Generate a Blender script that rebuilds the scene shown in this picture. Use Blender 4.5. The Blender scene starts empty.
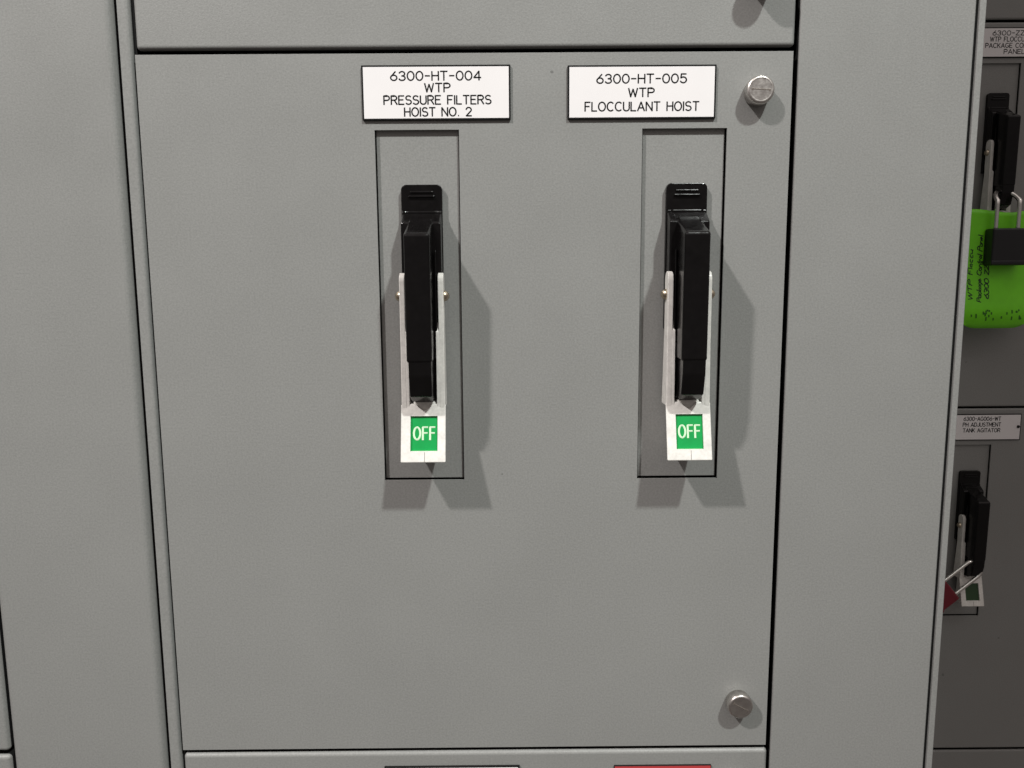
import bpy, bmesh, math, random
from mathutils import Vector, Matrix
random.seed(7)
S = bpy.context.scene
COL = S.collection
ZC = 1.30            # height of the middle of the unit door above the floor (m)
MM = 0.001

# ------------------------------------------------------------------ camera
cam_d = bpy.data.cameras.new('camera'); cam = bpy.data.objects.new('camera', cam_d); COL.objects.link(cam)
cam_d.sensor_width = 36.0; cam_d.lens = 36.0*769.0/1024.0
cam_d.clip_start = 0.02; cam_d.clip_end = 60.0
PITCH, YAW, ROLL = 0.1347, -0.00364, -0.00698
fw = Vector((-math.sin(YAW)*math.cos(PITCH), math.cos(YAW)*math.cos(PITCH), -math.sin(PITCH)))
rt = Vector((math.cos(YAW), math.sin(YAW), 0)); up = rt.cross(fw)
rt2 = rt*math.cos(ROLL) + up*math.sin(ROLL); up2 = -rt*math.sin(ROLL) + up*math.cos(ROLL)
M3 = Matrix((rt2, up2, -fw)).transposed()
cam.matrix_world = Matrix.Translation((0.02613, -0.49729, ZC+0.09204)) @ M3.to_4x4()
S.camera = cam
S.render.resolution_x = 1024; S.render.resolution_y = 768

# ------------------------------------------------------------------ light: indoor, two ceiling fixtures + the room's bounce
S.view_settings.view_transform = 'Standard'; S.view_settings.look = 'None'
S.view_settings.gamma = 1.0; S.view_settings.exposure = 0.0
w = bpy.data.worlds.new('World'); S.world = w; w.use_nodes = True
nt = w.node_tree; bg = nt.nodes['Background']; bg.inputs['Strength'].default_value = 1.0
# an indoor room's own glow: pale ceiling overhead, dimmer walls towards eye level
tc = nt.nodes.new('ShaderNodeTexCoord'); sp = nt.nodes.new('ShaderNodeSeparateXYZ'); mr = nt.nodes.new('ShaderNodeMapRange')
mr.interpolation_type = 'SMOOTHSTEP'
nt.links.new(tc.outputs['Generated'], sp.inputs[0]); nt.links.new(sp.outputs['Z'], mr.inputs[0])
mr.inputs[1].default_value = 0.05; mr.inputs[2].default_value = 0.75; mr.inputs[3].default_value = 0.155; mr.inputs[4].default_value = 0.56
sc_ = nt.nodes.new('ShaderNodeVectorMath'); sc_.operation = 'SCALE'; sc_.inputs[0].default_value = (1.0, 0.89, 0.85)
nt.links.new(mr.outputs[0], sc_.inputs['Scale']); nt.links.new(sc_.outputs[0], bg.inputs['Color'])
def lamp(name, loc, target, energy, color, radius, cone):
    l = bpy.data.lights.new(name, 'SPOT'); l.shadow_soft_size = radius; l.energy = energy; l.color = color
    l.spot_size = math.radians(cone); l.spot_blend = 1.0
    o = bpy.data.objects.new(name, l); COL.objects.link(o); o.location = loc
    o.rotation_euler = (Vector(target)-Vector(loc)).to_track_quat('-Z', 'Y').to_euler()
    return o
lamp('ceiling_lamp', (-2.15, -2.0, ZC+2.88), (0.06, 0, ZC+.06), 500, (1.0, 0.945, 0.925), 0.085, 28)
lamp('ceiling_lamp', (1.25, -2.0, ZC+2.88), (-0.10, 0, ZC+.06), 440, (0.955, 1.0, 0.965), 0.085, 25.5)

# ------------------------------------------------------------------ materials
MATS = {}
def newmat(name, col, rough=0.5, metal=0.0, spec=0.5, var=0.0, vscale=40.0, fine=0.0, fscale=1500.0, bump=0.0, bscale=1800.0, bdist=0.0002, coat=0.0, specks=0.0, rvar=0.0, wave=0.0, scuff=0.0):
    m = bpy.data.materials.new(name); m.use_nodes = True; nt = m.node_tree; N = nt.nodes; L = nt.links
    b = N['Principled BSDF']
    b.inputs['Base Color'].default_value = (*col, 1); b.inputs['Roughness'].default_value = rough
    b.inputs['Metallic'].default_value = metal; b.inputs['Specular IOR Level'].default_value = spec
    b.inputs['Coat Weight'].default_value = coat
    geo = N.new('ShaderNodeNewGeometry'); pos = geo.outputs['Position']
    def noise(scale, detail=3.0, rough_=0.55):
        n = N.new('ShaderNodeTexNoise'); n.inputs['Scale'].default_value = scale; n.inputs['Detail'].default_value = detail
        n.inputs['Roughness'].default_value = rough_; L.new(pos, n.inputs['Vector']); return n.outputs['Fac']
    def maprange(src, a, b_, c, d):
        r = N.new('ShaderNodeMapRange'); r.inputs[1].default_value = a; r.inputs[2].default_value = b_
        r.inputs[3].default_value = c; r.inputs[4].default_value = d; L.new(src, r.inputs[0]); return r.outputs[0]
    val = None
    def mul(a, b_):
        if a is None: return b_
        k = N.new('ShaderNodeMath'); k.operation = 'MULTIPLY'; L.new(a, k.inputs[0]); L.new(b_, k.inputs[1]); return k.outputs[0]
    if var: val = mul(val, maprange(noise(vscale, 4), 0.3, 0.7, 1-var, 1+var))
    if fine: val = mul(val, maprange(noise(fscale, 2), 0.3, 0.7, 1-fine, 1+fine))
    if specks:
        val = mul(val, maprange(noise(120, 1.0), 0.80, 0.82, 1.0, 1-specks))
    if scuff:      # faint rubbed streaks and hand marks with a shape of their own
        mp = N.new('ShaderNodeMapping'); mp.inputs['Scale'].default_value = (22, 22, 5); mp.inputs['Rotation'].default_value = (0, .35, 0)
        L.new(pos, mp.inputs['Vector']); sn = N.new('ShaderNodeTexNoise'); sn.inputs['Scale'].default_value = 1.0; sn.inputs['Detail'].default_value = 7.0
        sn.inputs['Roughness'].default_value = .7; L.new(mp.outputs[0], sn.inputs['Vector'])
        val = mul(val, maprange(sn.outputs['Fac'], 0.60, 0.74, 1.0, 1-scuff))
    if val is not None:
        mx = N.new('ShaderNodeVectorMath'); mx.operation = 'SCALE'; mx.inputs[0].default_value = col
        L.new(val, mx.inputs['Scale']); L.new(mx.outputs[0], b.inputs['Base Color'])
    if rvar:
        L.new(maprange(noise(vscale*2, 4), 0.3, 0.7, rough-rvar, rough+rvar), b.inputs['Roughness'])
    if bump:
        bp = N.new('ShaderNodeBump'); bp.inputs['Strength'].default_value = bump; bp.inputs['Distance'].default_value = bdist
        L.new(noise(bscale, 2), bp.inputs['Height']); L.new(bp.outputs[0], b.inputs['Normal'])
        if wave:   # slight waviness of the folded sheet
            b2 = N.new('ShaderNodeBump'); b2.inputs['Strength'].default_value = wave; b2.inputs['Distance'].default_value = .004
            L.new(noise(7.0, 1.5), b2.inputs['Height']); L.new(b2.outputs[0], bp.inputs['Normal'])
    MATS[name] = m
    return m
GREY = newmat('grey_powder_coat', (0.268, 0.271, 0.261), 0.40, spec=0.45, var=0.022, vscale=11, fine=0.09, fscale=800, bump=0.22, bscale=1100, bdist=0.0004, specks=0.35, rvar=0.07, wave=0.2, scuff=0.045)
FRAME = newmat('frame_grey', (0.2, 0.205, 0.197), 0.5, var=0.05, fine=0.05)
GAP_SHADE = newmat('gap_shade_black', (0.012, 0.012, 0.012), 0.9, spec=0.1)  # near-black colour that paints shade into the gaps between panels
BLACK = newmat('black_plastic', (0.0045, 0.0040, 0.0041), 0.19, spec=0.28, var=0.2, vscale=90, bump=0.06, bscale=700, bdist=0.0003, rvar=0.08)
WHITEP = newmat('white_moulded_plastic', (0.80, 0.785, 0.74), 0.36, var=0.09, vscale=150, fine=0.04, fscale=600)
PLATE = newmat('white_engraving_plate', (0.86, 0.84, 0.84), 0.45, var=0.012, vscale=60)
CORE = newmat('black_engraving_core', (0.006, 0.006, 0.006), 0.7, spec=0.2)
GREEN = newmat('green_indicator', (0.003, 0.33, 0.07), 0.35, var=0.08, vscale=140)
OFFTXT = newmat('pale_green_lettering', (0.66, 0.86, 0.62), 0.5)
STEEL = newmat('nickel_plated', (0.62, 0.59, 0.56), 0.34, metal=1.0, var=0.06, vscale=200, rvar=0.06, bump=0.15, bscale=600, bdist=0.0003)
BRASS = newmat('zinc_bolt', (0.60, 0.52, 0.40), 0.28, metal=1.0)
SLOT = newmat('slot_dark', (0.20, 0.175, 0.155), 0.5, metal=0.6)
TAG = newmat('green_tag_plastic', (0.20, 0.76, 0.012), 0.40, var=0.06, vscale=60)
INK = newmat('black_marker', (0.012, 0.03, 0.012), 0.6)
INKF = newmat('faded_print', (0.035, 0.17, 0.008), 0.6)
LOCKB = newmat('black_padlock_body', (0.012, 0.0125, 0.014), 0.35, var=0.1)
LOCKR = newmat('red_padlock_body', (0.16, 0.010, 0.020), 0.35, var=0.06)
CHROME = newmat('chrome_shackle', (0.78, 0.76, 0.72), 0.2, metal=1.0)
RED = newmat('red_engraving_plate', (0.52, 0.055, 0.06), 0.45)
FLOOR = newmat('concrete', (0.20, 0.195, 0.185), 0.6, var=0.12, vscale=3, fine=0.05, fscale=120)

# ------------------------------------------------------------------ helpers  (mm in, metres out; x right, d outward from door plane, z up from door centre)
def P(x, d, z): return Vector((x*MM, -d*MM, z*MM))
def link(name, bm, mat, parent=None, loc=(0, 0, 0), recalc=True):
    if recalc: bmesh.ops.recalc_face_normals(bm, faces=bm.faces)
    me = bpy.data.meshes.new(name); bm.to_mesh(me); bm.free(); me.materials.append(mat)
    if any(f.material_index for f in me.polygons): me.materials.append(GAP_SHADE)
    o = bpy.data.objects.new(name, me); COL.objects.link(o); o.location = loc; o.parent = parent
    return o
def empty(name, loc, label, cat, group=None):
    o = bpy.data.objects.new(name, None); COL.objects.link(o); o.location = loc; o.empty_display_size = 0.02
    return tag(o, label, cat, group)
def tag(o, label, cat, group=None):
    o['label'] = label; o['category'] = cat
    if group: o['group'] = group
    return o
def bev(bm, edges, r, seg=4):
    bmesh.ops.bevel(bm, geom=list(edges), offset=r*MM, segments=seg, profile=0.5, affect='EDGES', clamp_overlap=True)
def box(bm, x0, x1, d0, d1, z0, z1, r=0.0, seg=3, which=None):
    t = bmesh.new()
    vs = [t.verts.new(P(x, d, z)) for x in (x0, x1) for d in (d0, d1) for z in (z0, z1)]
    for f in ((0,1,3,2),(4,6,7,5),(0,4,5,1),(2,3,7,6),(0,2,6,4),(1,5,7,3)): t.faces.new([vs[i] for i in f])
    bmesh.ops.recalc_face_normals(t, faces=t.faces)
    if r:
        es = list(t.edges)
        if which: es = [e for e in es if which((e.verts[0].co+e.verts[1].co)/2/MM)]
        bev(t, es, r, seg)
    me = bpy.data.meshes.new('tmp'); t.to_mesh(me); t.free(); bm.from_mesh(me); bpy.data.meshes.remove(me)
def prism(bm, prof, x0, x1, r=0.0, seg=3, axis='x'):
    """prof: list of (d,z) extruded along x, or (x,z) extruded along d"""
    t = bmesh.new()
    if axis == 'x': a = [t.verts.new(P(x0, d, z)) for d, z in prof]; b = [t.verts.new(P(x1, d, z)) for d, z in prof]
    else: a = [t.verts.new(P(x, x0, z)) for x, z in prof]; b = [t.verts.new(P(x, x1, z)) for x, z in prof]
    n = len(prof)
    t.faces.new(a); t.faces.new(b[::-1])
    for i in range(n): t.faces.new([a[i], b[i], b[(i+1) % n], a[(i+1) % n]])
    bmesh.ops.recalc_face_normals(t, faces=t.faces)
    if r: bev(t, t.edges, r, seg)
    me = bpy.data.meshes.new('tmp'); t.to_mesh(me); t.free(); bm.from_mesh(me); bpy.data.meshes.remove(me)
def lathe(bm, prof, cx, cz, axis='d', n=48, c3=0.0):
    """prof: list of (radius, along). axis 'd' = along outward, 'x' = along x (cx->d centre, cz->z)"""
    rings = []
    for r, a in prof:
        ring = []
        for i in range(n):
            t = 2*math.pi*i/n
            if axis == 'd': ring.append(bm.verts.new(P(cx+r*math.cos(t), a, cz+r*math.sin(t))))
            else: ring.append(bm.verts.new(P(a, cx+r*math.cos(t), cz+r*math.sin(t))))
        rings.append(ring)
    for A, B in zip(rings, rings[1:]):
        for i in range(n):
            f = bm.faces.new([A[i], A[(i+1) % n], B[(i+1) % n], B[i]]); f.smooth = True
    bm.faces.new(rings[0][::-1]); bm.faces.new(rings[-1])
def tube(bm, pts, r, n=6, flat=1.0, flat_axis=None, caps=True):
    pts = [Vector(p) for p in pts]
    rings = []; prev = None
    for i, p in enumerate(pts):
        a = pts[max(i-1, 0)]; b = pts[min(i+1, len(pts)-1)]
        t = (b-a).normalized() if (b-a).length > 1e-9 else Vector((1, 0, 0))
        ref = Vector((0, 1, 0)) if abs(t.y) < 0.95 else Vector((1, 0, 0))
        u = t.cross(ref).normalized(); v = t.cross(u).normalized()
        if prev is not None and u.dot(prev) < 0: u, v = -u, -v
        prev = u
        sc = 1.0
        if 0 < i < len(pts)-1:
            c = (p-a).normalized().dot((b-p).normalized()); sc = min(1/max(math.sqrt(max((1+c)/2, 0)), 0.35), 1.6)
        rings.append([bm.verts.new(p + u*r*sc*math.cos(2*math.pi*k/n) + v*r*flat*math.sin(2*math.pi*k/n)) for k in range(n)])
    for A, B in zip(rings, rings[1:]):
        for k in range(n):
            f = bm.faces.new([A[k], A[(k+1) % n], B[(k+1) % n], B[k]]); f.smooth = n > 6
    if caps: bm.faces.new(rings[0][::-1]); bm.faces.new(rings[-1])

# single-stroke engraving alphabet: each glyph = (width, [polylines]) on a cap height of 1
def arc(cx, cy, rx, ry, a0, a1, n=10):
    return [(cx+rx*math.cos(math.radians(a0+(a1-a0)*i/n)), cy+ry*math.sin(math.radians(a0+(a1-a0)*i/n))) for i in range(n+1)]
G = {
 '0': (.62, [arc(.31, .5, .31, .5, 90, 450, 20)]),
 '2': (.58, [arc(.29, .72, .28, .28, 170, -25, 10)+[(.02, 0), (.58, 0)]]),
 '3': (.58, [arc(.28, .75, .26, .25, 160, -90, 9)+arc(.28, .26, .29, .26, 90, -160, 10)]),
 '4': (.64, [[(.47, 0), (.47, 1), (0, .28), (.64, .28)]]),
 '5': (.58, [[(.53, 1), (.09, 1), (.05, .56)]+arc(.28, .33, .29, .33, 128, -155, 12)]),
 '6': (.58, [[(.45, 1), (.07, .48)]+arc(.29, .30, .29, .30, 150, 510, 18)]),
 '-': (.46, [[(.02, .5), (.44, .5)]]),
 '.': (.16, [[(.06, .03), (.09, .03)]]),
 ' ': (.36, []),
 'A': (.70, [[(0, 0), (.35, 1), (.70, 0)], [(.12, .33), (.58, .33)]]),
 'C': (.66, [arc(.36, .5, .36, .5, 48, 312, 16)]),
 'D': (.62, [[(0, 0), (0, 1), (.25, 1)]+arc(.25, .5, .37, .5, 90, -90, 12)+[(0, 0)]]),
 'E': (.54, [[(.54, 1), (0, 1), (0, 0), (.54, 0)], [(0, .53), (.45, .53)]]),
 'F': (.52, [[(.52, 1), (0, 1), (0, 0)], [(0, .52), (.43, .52)]]),
 'G': (.68, [arc(.36, .5, .36, .5, 48, 350, 18)+[(.42, .42)]]),
 'H': (.60, [[(0, 0), (0, 1)], [(.60, 0), (.60, 1)], [(0, .52), (.60, .52)]]),
 'I': (.04, [[(.02, 0), (.02, 1)]]),
 'J': (.46, [[(.46, 1)]+arc(.23, .24, .23, .24, 0, -170, 10)]),
 'K': (.60, [[(0, 0), (0, 1)], [(.58, 1), (0, .38)], [(.2, .58), (.60, 0)]]),
 'L': (.50, [[(0, 1), (0, 0), (.50, 0)]]),
 'M': (.74, [[(0, 0), (0, 1), (.37, .3), (.74, 1), (.74, 0)]]),
 'N': (.62, [[(0, 0), (0, 1), (.62, 0), (.62, 1)]]),
 'O': (.72, [arc(.36, .5, .36, .5, 90, 450, 22)]),
 'P': (.58, [[(0, 0), (0, 1), (.32, 1)]+arc(.32, .74, .26, .26, 90, -90, 9)+[(0, .48)]]),
 'R': (.60, [[(0, 0), (0, 1), (.32, 1)]+arc(.32, .75, .26, .25, 90, -90, 9)+[(0, .50)], [(.32, .5), (.60, 0)]]),
 'S': (.58, [arc(.29, .75, .27, .25, 35, 250, 11)+arc(.29, .26, .29, .26, 80, -150, 12)]),
 'T': (.62, [[(0, 1), (.62, 1)], [(.31, 1), (.31, 0)]]),
 'U': (.60, [[(0, 1)]+arc(.30, .29, .30, .29, 180, 360, 12)+[(.60, 1)]]),
 'W': (.84, [[(0, 1), (.20, 0), (.42, .9), (.64, 0), (.84, 1)]]),
 'Z': (.60, [[(0, 1), (.60, 1), (0, 0), (.60, 0)]]),
 'a': (.42, [arc(.2, .25, .2, .25, 40, 320, 10), [(.4, .5), (.4, .06), (.46, 0)]]),
 'c': (.38, [arc(.2, .25, .2, .25, 50, 310, 10)]),
 'e': (.42, [[(.02, .26), (.40, .28)]+arc(.2, .25, .2, .25, 15, 310, 10)]),
 'g': (.42, [arc(.2, .25, .2, .25, 40, 320, 10), [(.4, .5), (.4, -.2), (.2, -.34), (.05, -.22)]]),
 'k': (.40, [[(0, 0), (0, 1)], [(.36, .52), (.02, .22), (.40, 0)]]),
 'l': (.08, [[(.04, 1), (.04, 0)]]),
 'n': (.42, [[(0, .5), (0, 0), (.03, .36), (.2, .52), (.38, .4), (.40, 0)]]),
 'o': (.42, [arc(.2, .25, .2, .25, 90, 450, 12)]),
 'r': (.30, [[(0, .5), (0, 0), (.04, .36), (.28, .5)]]),
 't': (.30, [[(.14, .9), (.14, .05), (.26, 0)], [(0, .55), (.30, .55)]]),
 'u': (.42, [[(0, .5), (0, .12), (.16, 0), (.36, .12), (.40, .5), (.40, 0)]]),
}
def strokes(text, gap=.20):
    out = []; x = 0
    for ch in text:
        wd, pl = G[ch]
        for p in pl: out.append([(x+a, b) for a, b in p])
        x += wd+gap
    return out, x-gap
def letter_line(bm, text, cx, cz, width, cap, d, r, gap=.20, mapf=None, flat=.35, jit=0.0, slant=0.0):
    st, wd = strokes(text, gap)
    sx = width/wd
    for pl in st:
        pts = []
        for a, b in pl:
            X = (a-wd/2)*sx + slant*(b-.5)*cap + (random.uniform(-jit, jit) if jit else 0); Z = (b-.5)*cap + (random.uniform(-jit, jit) if jit else 0)
            pts.append(mapf(X, Z) if mapf else P(cx+X, d, cz+Z))
        run = [pts[0]]
        for i in range(1, len(pts)):
            run.append(pts[i])
            if i == len(pts)-1 or (pts[i]-pts[i-1]).angle(pts[i+1]-pts[i], 0) > .75:
                e = r*MM*.45; a = (run[0]-run[1]).normalized()*e; b = (run[-1]-run[-2]).normalized()*e
                run[0] = run[0]+a; run[-1] = run[-1]+b
                tube(bm, run, r*MM, 6, flat); run = [pts[i]]

# ------------------------------------------------------------------ builders
def sheet_panel(bm, x0, x1, z0, z1, holes=(), ret=20, r=3.0, seg=6, front=0.0, lip=2.0):
    """folded sheet-metal pan: flat face with optional cut-outs, rounded bends and returns behind"""
    t = bmesh.new()
    xs = sorted({x0, x1, *[h[0] for h in holes], *[h[1] for h in holes]})
    zs = sorted({z0, z1, *[h[2] for h in holes], *[h[3] for h in holes]})
    V = {}
    def v(x, z, d):
        k = (x, z, d)
        if k not in V: V[k] = t.verts.new(P(x, d, z))
        return V[k]
    inh = lambda cx, cz: any(h[0] < cx < h[1] and h[2] < cz < h[3] for h in holes)
    cells = {}
    for i in range(len(xs)-1):
        for j in range(len(zs)-1):
            if not inh((xs[i]+xs[i+1])/2, (zs[j]+zs[j+1])/2):
                t.faces.new([v(xs[i], zs[j], front), v(xs[i+1], zs[j], front), v(xs[i+1], zs[j+1], front), v(xs[i], zs[j+1], front)])
    t.edges.ensure_lookup_table()
    outer = []
    for e in [e for e in t.edges if e.is_boundary]:
        a, b = e.verts
        ax, az, bx, bz = a.co.x/MM, a.co.z/MM, b.co.x/MM, b.co.z/MM
        near = lambda p, q: abs(p-q) < 1e-3
        on = (near(ax, bx) and (near(ax, x0) or near(ax, x1))) or (near(az, bz) and (near(az, z0) or near(az, z1)))
        dep = ret if on else lip
        k = lambda q: min(xs, key=lambda s: abs(s-q)); kz = lambda q: min(zs, key=lambda s: abs(s-q))
        A, B = v(k(ax), kz(az), front-dep), v(k(bx), kz(bz), front-dep)
        t.faces.new([a, b, B, A])
        if on: outer.append(e)
    corner = [e for e in t.edges if abs(e.verts[0].co.y-e.verts[1].co.y) > (ret-.5)*MM]
    bmesh.ops.recalc_face_normals(t, faces=t.faces)
    # make sure the face looks outward (-y)
    big = max(t.faces, key=lambda f: f.calc_area())
    if big.normal.y > 0: bmesh.ops.reverse_faces(t, faces=t.faces)
    bev(t, outer+corner, r, seg)
    for f in t.faces:                                  # returns coloured black so the door gaps read as deep shade
        if max(v.co.y for v in f.verts) > (ret*.9-front)*MM: f.material_index = 1
    me = bpy.data.meshes.new('tmp'); t.to_mesh(me); t.free(); bm.from_mesh(me); bpy.data.meshes.remove(me)

def add_knob(parent, x, z, rot, label=None):
    bm = bmesh.new()
    lathe(bm, [(7.4, -1), (7.4, .8), (8.5, 1.2), (8.6, 7.5), (8.3, 8.4), (7.6, 9.0), (6.9, 9.15), (6.4, 9.0)], 0, 0, 'd', 56)
    k = link('latch_knob', bm, STEEL, parent, (x*MM, 0, z*MM))
    bm = bmesh.new(); box(bm, -5.2, 5.2, 8.8, 9.12, -.45, .45, .15, 1)
    box(bm, -5.9, -4.6, 8.8, 9.16, -.8, .9, .3, 2); box(bm, 4.6, 5.9, 8.8, 9.16, -.9, .7, .3, 2)
    s = link('screw_slot', bm, SLOT, k); s.rotation_euler = (0, math.radians(rot), 0)
    if label: k['label'] = label
    return k
def add_nameplate(parent, x0, x1, z0, z1, lines, label, r=.45, plate=None, border=1.1, screws=()):
    bm = bmesh.new(); box(bm, x0, x1, .1, 1.6, z0, z1, .25, 1)
    o = link('nameplate', bm, CORE, parent); o['label'] = label
    bm = bmesh.new(); box(bm, x0+border, x1-border, 1.2, 1.66, z0+border, z1-border)
    link('plate_face', bm, plate or PLATE, o)
    if lines:
        bm = bmesh.new()
        for text, cx, cz, wd, cap in lines: letter_line(bm, text, cx, cz, wd, cap, 1.68, r)
        link('lettering', bm, CORE, o)
    for sx, sz in screws:
        bm = bmesh.new(); lathe(bm, [(1.9, 1.6), (1.9, 2.3), (1.2, 2.9), (.3, 3.0)], sx, sz, 'd', 16)
        link('screw', bm, BLACK, o)
    return o

HX = 2.0   # the lever sits this far right of the middle of its opening
def build_switch(name, loc, label, group, green=True):
    t = empty(name, loc, label, 'switch', group)
    # painted back plate inside the door opening
    bm = bmesh.new(); box(bm, -26.1, 25.7, -7.4, -2.7, -38.4, 189, .3, 1)
    link('back_plate', bm, GREY, t)
    # moulded housing
    bm = bmesh.new()
    c = 3.2; x0, x1, z0, z1 = HX-14.6, HX+11.2, 60.0, 151.8
    x0, x1 = HX-13.0, HX+12.9
    prof = [(x0, z0), (x1, z0), (x1, z1-c)] + [(x1-c+c*math.cos(a), z1-c+c*math.sin(a)) for a in [math.pi/2*i/5 for i in range(1, 6)]] + \
           [(x0+c+c*math.cos(a), z1-c+c*math.sin(a)) for a in [math.pi/2+math.pi/2*i/5 for i in range(0, 6)]]
    prism(bm, prof, -2.7, 1.0, .6, 2, axis='z')
    h = link('housing', bm, BLACK, t)
    for zz, a, b, o_ in ((147.2, -7.2, 7.2, 1.9), (144.4, -8.2, 8.2, 2.4)):
        bm = bmesh.new(); box(bm, HX+a, HX+b, .6, o_, zz-.75, zz+.55, .45, 2); link('ridge', bm, BLACK, h)
    # hood with sloping top
    bm = bmesh.new()
    prism(bm, [(-2.7, 134.6), (1.2, 134.4), (11.2, 127.6), (11.2, 96), (8.5, 86), (-2.7, 86)], HX-12.4, HX+12.5, 1.1, 4)
    link('hood', bm, BLACK, t)
    bm = bmesh.new(); box(bm, HX-9.2, HX+9.4, .9, 2.4, 133.4, 135.3, .5, 2); link('hood_rib', bm, BLACK, t)
    for s in (-1, 1):
        bm = bmesh.new(); box(bm, HX+s*11-1.3, HX+s*11+1.3, .9, 2.6, 131.8, 135.2, .6, 2); link('hood_lug', bm, BLACK, t)
    # core between the side plates
    bm = bmesh.new(); prism(bm, [(-2.7, 95), (9.5, 95), (10.5, 60), (10.0, 17.2), (-2.7, 16)], HX-9.7, HX+9.7, .4, 2)
    link('core', bm, BLACK, t)
    # grip: broad shank, then narrower tip
    bm = bmesh.new()
    prism(bm, [(6, 131.2), (11.0, 128.4), (34.0, 119.6), (33.0, 42.0), (6, 42.0)], HX-8.0, HX+7.6, 2.0, 6)
    g = link('grip', bm, BLACK, t)
    bm = bmesh.new()
    prism(bm, [(5, 50), (32.9, 50), (32.0, 34), (28.6, 21.0), (21.0, 17.0), (5, 17.0)], HX-7.0, HX+7.0, 1.1, 4)
    link('grip_tip', bm, BLACK, g)
    # thin fins beside the grip
    for s in (-1, 1):
        bm = bmesh.new(); box(bm, HX+s*9.0-.5, HX+s*9.0+.5, 5, 15.5, 52, 110, .3, 2); link('fin', bm, BLACK, g)
    # white side plates with rounded tops
    for s in (-1, 1):
        bm = bmesh.new()
        top = [(10.6+5.2*math.cos(a), 91.6+5.2*math.sin(a)) for a in [math.pi*i/8 for i in range(0, 9)]]
        prof = [(17.6, 12), (16.0, 50)] + top + [(5.9, 60), (2.0, 12)]
        xa, xb = sorted((HX+s*10.3, HX+s*13.7)); prism(bm, prof, xa, xb, .5, 2)
        xa, xb = sorted((HX+s*8.6, HX+s*10.6)); prism(bm, [(17.4, 12), (15.9, 60), (12, 66), (3.2, 60), (2.2, 12)], xa, xb, .3, 2)
        link('side_plate', bm, WHITEP, t)
        bm = bmesh.new()
        lathe(bm, [(3.4, s*13.0), (3.4, s*14.3), (2.7, s*16.0), (1.2, s*17.0)] , 9.6, 82.3, 'x', 20)
        b = link('pivot_bolt', bm, BRASS, t); b.location.x = HX*MM
    # white indicator block with V notch, recessed green window
    bm = bmesh.new()
    W_ = 14.3
    zt, zb, dt, db = 14.4, -21.2, 17.0, 26.5
    fr = lambda z: dt+(db-dt)*(zt-z)/(zt-zb)          # front face leans outward going down
    X = [HX-W_, HX-8.1, HX-3.4, HX+.6, HX+4.6, HX+9.0, HX+W_]
    # front face built as a frame round the window
    wx0, wx1, wz0, wz1 = HX-8.1, HX+9.0, -14.3, 7.2
    top = [(HX-W_, zt), (HX-10, zt+.4), (HX-5.0, zt+.2), (HX-4.2, zt-.7), (HX+.6, zt-4.0), (HX+4.4, zt-.7), (HX+5.8, zt+.2), (HX+10, zt+.4), (HX+W_, zt)]
    def fv(x, z, off=0): return P(x, fr(z)-off, z)
    def quadstrip(a, b):
        for i in range(len(a)-1): bm.faces.new([a[i], a[i+1], b[i+1], b[i]])
    tv = [bm.verts.new(fv(x, z)) for x, z in top]
    mv = [bm.verts.new(fv(x, wz1)) for x, z in top]
    quadstrip(tv, mv)
    wl = [bm.verts.new(fv(wx0, wz1)), bm.verts.new(fv(wx0, wz0)), bm.verts.new(fv(wx1, wz0)), bm.verts.new(fv(wx1, wz1))]
    bl = bm.verts.new(fv(HX-W_, zb)); br = bm.verts.new(fv(HX+W_, zb)); ml = bm.verts.new(fv(HX-W_, wz0)); mr = bm.verts.new(fv(HX+W_, wz0))
    bm.faces.new([mv[0], wl[0], wl[1], ml]); bm.faces.new([wl[3], mv[-1], mr, wl[2]])
    bm.faces.new([ml, wl[1], wl[2], mr, br, bl])
    # window reveal
    wd = [bm.verts.new(P(x, fr(z)-1.6, z)) for x, z in ((wx0, wz1), (wx0, wz0), (wx1, wz0), (wx1, wz1))]
    for i in range(4): bm.faces.new([wl[i], wl[(i+1) % 4], wd[(i+1) % 4], wd[i]])
    # sides, bottom, top and back
    bk = [bm.verts.new(P(HX+(x-HX)*.62, 3.0, z)) for x, z in top]
    quadstrip(bk, tv)
    bbl = bm.verts.new(P(HX-9, 3.0, zb+3.0)); bbr = bm.verts.new(P(HX+9, 3.0, zb+3.0))
    bm.faces.new([tv[0], mv[0], ml, bl, bbl, bk[0]]); bm.faces.new([tv[-1], bk[-1], bbr, br, mr, mv[-1]])
    bm.faces.new([bl, br, bbr, bbl]); bm.faces.new([bk[0], bbl, bbr, bk[-1]] + bk[1:-1][::-1])
    bmesh.ops.remove_doubles(bm, verts=bm.verts, dist=1e-6)
    bmesh.ops.recalc_face_normals(bm, faces=bm.faces)
    es = [e for e in bm.edges if len(e.link_faces) == 2 and e.calc_face_angle(0) > .5 and not (wx0-.1 < e.verts[0].co.x/MM < wx1+.1 and wz0-.1 < e.verts[0].co.z/MM < wz1+.1)]
    bev(bm, es, .8, 3)
    blk = link('indicator_block', bm, WHITEP, t)
    # foot that carries the block on the back plate
    bm = bmesh.new(); box(bm, HX-6, HX+6, -2.7, 6, -8, 12); link('foot', bm, BLACK, blk)
    bm = bmesh.new(); box(bm, HX-6.5, HX+7.5, 4, 15.2, 5, 15.8, .5, 2); link('notch_back', bm, WHITEP, blk)
    # seam line below the window
    bm = bmesh.new(); tube(bm, [fv(HX+.9, wz0-.6, -.0), fv(HX+.9, zb+.6, -.0)], .16*MM, 6, .3); link('seam', bm, SLOT, blk)
    # green flag with lettering
    bm = bmesh.new()
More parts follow.
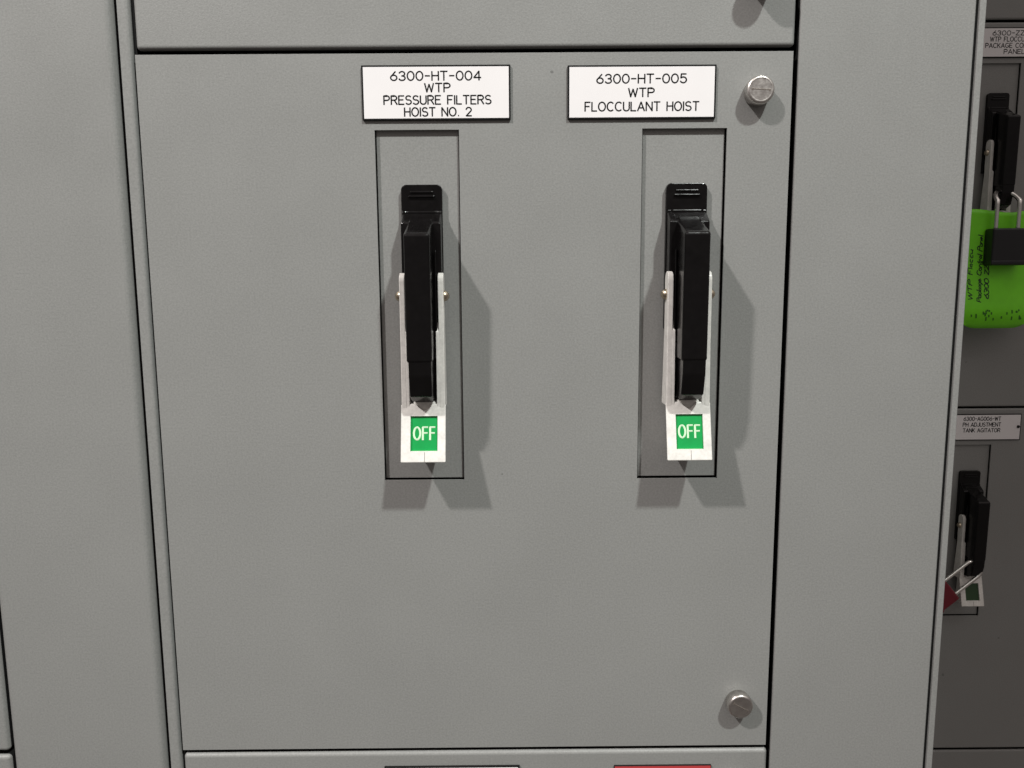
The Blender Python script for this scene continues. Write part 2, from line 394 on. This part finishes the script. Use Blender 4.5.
    q = [bm.verts.new(P(x, fr(z)-1.5, z)) for x, z in ((wx0, wz1), (wx0, wz0), (wx1, wz0), (wx1, wz1))]
    bm.faces.new(q); q2 = [bm.verts.new(v.co+Vector((0, .0006, 0))) for v in q]; bm.faces.new(q2[::-1])
    for i in range(4): bm.faces.new([q[i], q[(i+1) % 4], q2[(i+1) % 4], q2[i]])
    f = link('indicator_window', bm, GREEN, blk)
    f['label'] = 'green window reading OFF in pale letters'
    bm = bmesh.new()
    old = dict(G); G['O'] = (.60, [arc(.30, .5, .30, .5, 90, 450, 24)]); G['F'] = (.44, [[(.44, 1), (0, 1), (0, 0)], [(0, .53), (.40, .53)]])
    letter_line(bm, 'OFF', 0, 0, 13.2, 7.5, 0, .62, gap=.24, flat=.2, mapf=lambda a, b: P(HX+.55+a, fr(-3.7+b)-1.42, -3.7+b))
    G.update(old)
    link('lettering', bm, OFFTXT, blk)
    return t

# ------------------------------------------------------------------ the setting: floor the cabinets stand on
bm = bmesh.new(); bmesh.ops.create_grid(bm, x_segments=1, y_segments=1, size=6.0)
fl = link('floor', bm, FLOOR); fl['kind'] = 'structure'

# ------------------------------------------------------------------ near cabinet
HB = -ZC/MM     # floor level in door-centred mm
HT = 1000.0
near = empty('switchgear_cabinet', (0, 0, ZC), 'tall grey steel switchgear cabinet holding the big double switch door in front', 'cabinet')
bm = bmesh.new(); box(bm, -212.4, 316.2, -500, -24, HB, HT, 2, 1); link('body', bm, GAP_SHADE, near)
bm = bmesh.new(); box(bm, 316.7, 320.7, -508, .2, HB, HT, .6, 3); link('side_panel', bm, GREY, near)
bm = bmesh.new(); box(bm, 314.9, 316.65, -24, -1.6, HB, HT); link('gap_shade_strip', bm, GAP_SHADE, near)  # added black strip, stands in for the shade beside the side panel
for xa, xb, dd in ((-216.4, -212.1, -5.5), (-204.5, -202.8, -3.2)):
    bm = bmesh.new(); box(bm, xa, xb, -24, dd, HB, HT); link('gap_shade_strip', bm, GAP_SHADE, near)  # added black fillers, shade for the gaps either side of the post
bm = bmesh.new(); box(bm, -212.0, -204.8, -24, -.4, HB, HT, 2.4, 5, which=lambda m: m.y > -1e9 and abs(m.z) < 900 and m.y*1 < 5 and m.x > -208); link('hinge_post', bm, GREY, near)
bm = bmesh.new(); box(bm, -212.4, 316.2, -508, -500, HB, HT); link('back_panel', bm, GREY, near)
bm = bmesh.new(); box(bm, -212.4, 316.2, -24, 0, HB, -700, 2, 2); link('plinth', bm, GREY, near)
bm = bmesh.new(); box(bm, -204, 316.2, -24, 0, 698, HT, 2, 2); link('header', bm, GREY, near)

left = empty('switchgear_cabinet', (0, 0, ZC), 'neighbouring grey steel switchgear cabinet cut off by the left picture edge', 'cabinet')
bm = bmesh.new(); box(bm, -736, -212.8, -500, -24, HB, HT, 2, 1); link('body', bm, GAP_SHADE, left)
bm = bmesh.new(); box(bm, -736, -212.8, -508, -500, HB, HT); link('back_panel', bm, GREY, left)

def cover(x0, x1, r, label):
    bm = bmesh.new(); sheet_panel(bm, x0, x1, -697, 695, (), ret=22, r=r, seg=8)
    o = link('wireway_cover', bm, GREY, None, (0, 0, ZC))
    return tag(o, label, 'panel', 'plain cover panels beside the doors')
cover(-321.6, -215.6, 4.6, 'plain tall grey cover panel left of the switch door, beside the hinge strip')
cover(206.6, 314.7, 1.3, 'plain tall grey cover panel right of the switch door at the cabinet end')

recL = (-56.8, -4.1, -39.2, 185.2); recR = (110.5, 163.6, -39.4, 185.2)
def door(name_loc_x, z0, z1, x0, x1, holes, label):
    t = empty('unit_door', (name_loc_x*MM, 0, ZC), label, 'door', 'hinged doors of the switch units')
    bm = bmesh.new(); sheet_panel(bm, x0, x1, z0, z1, holes, ret=20, r=2.7, seg=8, lip=1.3)
    link('door_panel', bm, GREY, t)
    return t
DX0, DX1 = -202.8, 203.2
main = door(0, -230.8, 230.8, DX0, DX1, (recL, recR), 'large grey steel door with two white nameplates and two black OFF switches')
add_knob(main, 181.2, 206.2, 3, 'upper round slotted latch knob')
add_knob(main, 182.2, -197.4, 28, 'lower round slotted latch knob')
add_nameplate(main, -63.7, 28.3, 190.7, 223.5, [
    ('6300-HT-004', -17.8, 217.0, 55.6, 5.2), ('WTP', -16.9, 210.0, 15.6, 5.0), ('PRESSURE FILTERS', -17.0, 202.7, 66.2, 5.0), ('HOIST NO. 2', -16.8, 195.6, 41.4, 5.0)],
    'white nameplate reading 6300-HT-004 WTP PRESSURE FILTERS HOIST NO. 2')
add_nameplate(main, 63.6, 155.6, 190.6, 222.8, [
    ('6300-HT-005', 109.4, 214.6, 55.4, 5.2), ('WTP', 109.3, 206.4, 15.8, 5.0), ('FLOCCULANT HOIST', 109.8, 198.1, 70.6, 5.2)],
    'white nameplate reading 6300-HT-005 WTP FLOCCULANT HOIST')
upper = door(0, 233.9, 695, DX0+.3, DX1+1.2, (), 'grey steel door above the switch door, only its bottom edge in view')
upper.location.y = .0012
k = add_knob(upper, 181.0, 273.0, -10); k.scale = (1, 1.75, 1)
lower = door(0, -695, -234.0, DX0, DX1+1.4, (), 'grey steel door below the switch door with white and red plates along its top edge')
add_knob(lower, 181.0, -262.0, 10)
add_nameplate(lower, -62.9, 31.4, -277, -243.9, [], 'white nameplate cut off by the bottom picture edge')
add_nameplate(lower, 97.4, 165.2, -277, -244.7, [], 'red nameplate cut off by the bottom picture edge', plate=RED, border=.4)
door(-524.6, -230.6, 230.8, -203, 201.2, (), 'narrow sliver of grey steel door at the left picture edge, above the corner one')
door(-524.6, -695, -234.0, -203, 201.2, (), 'grey steel door corner in the bottom left corner of the picture')

SW = 'black lever switches set to OFF'
build_switch('disconnect_switch', (-30.2*MM, 0, ZC), 'black lever switch with green OFF window below the PRESSURE FILTERS nameplate', SW)
build_switch('disconnect_switch', (137.15*MM, 0, ZC), 'black lever switch with green OFF window below the FLOCCULANT HOIST nameplate', SW)

# ------------------------------------------------------------------ far cabinet, set back 440 mm
FX, FY = 631.0, 0.44
far = empty('switchgear_cabinet', (FX*MM, FY, ZC), 'shaded grey steel switchgear cabinet set back at the right picture edge', 'cabinet')
bm = bmesh.new(); box(bm, -214, 330, -500, -24, HB, HT, 2, 1); link('body', bm, GAP_SHADE, far)
bm = bmesh.new(); box(bm, -218, -214.4, -508, .2, HB, HT, 1, 2); link('side_panel', bm, GREY, far)
bm = bmesh.new(); box(bm, 330.4, 334, -508, .2, HB, HT, 1, 2); link('side_panel', bm, GREY, far)
bm = bmesh.new(); box(bm, -212, -204.6, -24, -.4, HB, HT, 1.5, 3); link('hinge_post', bm, GREY, far)
bm = bmesh.new(); sheet_panel(bm, 206.4, 329.0, -990+0, 990, (), ret=22, r=4.6, seg=6); c = link('wireway_cover', bm, GREY, None, (FX*MM, FY, ZC))
tag(c, 'plain grey cover panel of the set-back cabinet, right of its doors', 'panel', 'plain cover panels beside the doors')
def fardoor(ztop, h, holes, label):
    t = empty('unit_door', (FX*MM, FY, ZC+(ztop-230.8)*MM), label, 'door', 'hinged doors of the switch units')
    bm = bmesh.new(); sheet_panel(bm, DX0, DX1, 230.8-h, 230.8, holes, ret=20, r=2.2, seg=4, lip=1.3)
    link('door_panel', bm, GREY, t); return t
Z1, Z2 = 384.3, -70.0
fa = fardoor(Z1+456.4, 453.4, (), 'shaded grey door in the top right corner, above the blurred nameplate')
fb = fardoor(Z1, 452.0, (recL,), 'shaded grey door behind the green tag and black padlock')
fc = fardoor(Z2, 454.0, (recL,), 'shaded grey door behind the red padlock')
fd = fardoor(Z2-457.0, 300.0, (), 'shaded grey door in the bottom right corner below the red padlock')
add_nameplate(fb, -63.7, 28.3, 191.0, 224.5, [('6300-ZZ00', -17, 218.2, 48, 4.9), ('WTP FLOCCULANT', -15.5, 211.4, 56, 4.9), ('PACKAGE CONTROL', -15.5, 204.4, 66, 4.9), ('PANEL', -14.5, 197.6, 24, 4.9)],
    'off-white nameplate cut off by the right picture edge', r=.42)
add_nameplate(fc, -63.7, 29.8, 191.0, 224.0, [('6300-AG006-WT', -19, 218.2, 46, 4.6), ('PH ADJUSTMENT', -19, 210.8, 47, 4.6), ('TANK AGITATOR', -19, 203.6, 46, 4.6)],
    'off-white nameplate reading PH ADJUSTMENT TANK AGITATOR', r=.42, screws=((26.3, 208.0),))
s3 = build_switch('disconnect_switch', ((FX-30.2)*MM, FY, ZC+(Z1-230.8)*MM), 'shaded lever switch locked with the black padlock and green tag', SW)
s4 = build_switch('disconnect_switch', ((FX-30.2)*MM, FY, ZC+(Z2-230.8)*MM), 'shaded lever switch locked with the red padlock', SW)

for ch in s4.children:            # its lever hangs a little shorter
    if not ch.name.startswith('back_plate'):
        ch.scale.z = .965; ch.location.z += 5.3*MM
GREEN_SHADED = newmat('green_indicator_shaded', (0.02, 0.06, 0.018), 0.5)  # indicator green with the shade put into its colour
for ch in s4.children:
    for g in ch.children:
        if g.name.startswith('indicator_window'): g.data.materials[0] = GREEN_SHADED; g['label'] = 'green window of the shaded switch, darkened in colour for shade'
        if g.name.startswith('lettering'): bpy.data.objects.remove(g)
def padlock(label, loc, rot, body_mat, bw, bh, bd, gap, leg, sr=3.2, back=0.0):
    """local frame: shackle arch on top at z=0, body hanging below"""
    t = empty('padlock', loc, label, 'padlock'); t.rotation_euler = rot
    bm = bmesh.new(); box(bm, -bw/2, bw/2, -bd/2, bd/2, -leg-bh, -leg, 2.2, 4)
    b = link('lock_body', bm, body_mat, t)
    bm = bmesh.new(); box(bm, -bw/2-.5, bw/2+.5, -bd/2-.5, bd/2+.5, -leg-bh+1.0, -leg-bh+5.5, .9, 2); link('bumper', bm, body_mat, b)
    bm = bmesh.new(); R_ = gap/2
    pts = [P(-R_, 0, -leg-6)] + [P(-R_, 0, -leg+2), P(-R_, 0, -R_-4)] + [P(R_*math.cos(a), -back*math.sin(a), -R_+R_*math.sin(a)) for a in [math.pi-math.pi*i/14 for i in range(15)]] + [P(R_, 0, -R_-4), P(R_, 0, -leg+2), P(R_, 0, -leg-6)]
    tube(bm, pts, sr*MM, 14); link('shackle', bm, CHROME, t)
    return t
# black padlock hangs through the grip of the upper far switch, green tag behind its body
gx = (FX-30.2+HX)
padlock('black padlock hanging over the green tag on the shaded switch', ((gx-3.6)*MM, FY-.040, ZC+(Z1-230.8+37)*MM), (0, 0, 0), LOCKB, 40, 42, 18, 25.5, 44, 2.4, 14)
# tag: flexible sheet curling toward the front at its foot
bm = bmesh.new()
TW, THh, NX, NZ = 92.0, 136.0, 20, 28
def tagpt(u, v, off=0.0):
    x = -TW/2+TW*u; z = -THh*v + (1-v)**3*2.2*math.sin(7*u+.6)
    d = 5.5*math.cos(math.pi*(u-.5)*1.1) - 6.5 + 15.0*v**2.6 - 16.0*max(v-.82, 0)*4*max(v-.82, 0)*6 + 1.2*math.sin(2.2*u+3*v)
    return P(x, d+off, z)
def inside(u, v):
    x = abs(TW*(u-.5)); z = THh*v; c = 24.0 if v > .5 else 5.0
    dx = max(x-(TW/2-c), 0); dz = max(z-(THh-c), c-z if z < c else 0, 0)
    return dx, dz, c
front, back = {}, {}
for i in range(NX+1):
    for j in range(NZ+1):
        u, v = i/NX, j/NZ
        dx, dz, c = inside(u, v)
        if dx > 0 and dz > 0:
            l = math.hypot(dx, dz)
            if l > c:
                k = c/l; sx = 1 if u > .5 else -1
                u = .5+sx*((TW/2-c)+dx*k)/TW
                v = (THh-c+dz*k)/THh if v > .5 else (c-dz*k)/THh
        front[i, j] = bm.verts.new(tagpt(u, v)); back[i, j] = bm.verts.new(tagpt(u, v, -.45))
for i in range(NX):
    for j in range(NZ):
        f = bm.faces.new([front[i, j], front[i+1, j], front[i+1, j+1], front[i, j+1]]); f.smooth = True
        f = bm.faces.new([back[i, j], back[i, j+1], back[i+1, j+1], back[i+1, j]]); f.smooth = True
for i in range(NX):
    for j in (0, NZ): bm.faces.new([front[i, j], back[i, j], back[i+1, j], front[i+1, j]])
for j in range(NZ):
    for i in (0, NX): bm.faces.new([front[i, j], front[i, j+1], back[i, j+1], back[i, j]])
tg = empty('lockout_tag', ((gx-4.5)*MM, FY-.0315, ZC+(Z1-230.8+14)*MM), 'bright green plastic tag with black handwriting behind the black padlock', 'tag')
tg.rotation_euler = (0, math.radians(0), 0)
link('tag_sheet', bm, TAG, tg)
def tagmap(cu, cv):
    # writing runs bottom to top: text x -> +v up, text z -> -x
    return lambda X, Z: tagpt(cu-Z/TW, cv-X/THh, .12)
bm = bmesh.new()
for text, cu, cv, wd, cap in (('WTP Floccu', .15, .54, 58, 4.4), ('Package Control Panel', .255, .49, 76, 4.8), ('6300 ZZ 00', .345, .54, 54, 4.6)):
    letter_line(bm, text.replace('F', 'F'), 0, 0, wd, cap, 0, .52, gap=.12, mapf=tagmap(cu, cv), flat=.2, jit=.45, slant=.38)
link('handwriting', bm, INK, tg)
bm = bmesh.new()
for k in range(26):
    u = .14+.8*random.random(); v0 = .83+.09*random.random(); ln = random.uniform(.012, .035)
    tube(bm, [tagpt(u, v0, .1), tagpt(u+.004, v0+ln*.5, .1), tagpt(u+.006, v0+ln, .1)], .8*MM, 6, .15)
link('printed_lines', bm, INKF, tg)
# red padlock swung out to the left through the tip of the lower far switch
padlock('small dark red padlock swung to the left, mostly hidden behind the cabinet edge', (.606, FY-.028, ZC-.2605), (0, math.radians(50), 0), LOCKR, 30, 30, 16, 22.5, 46, 2.2)
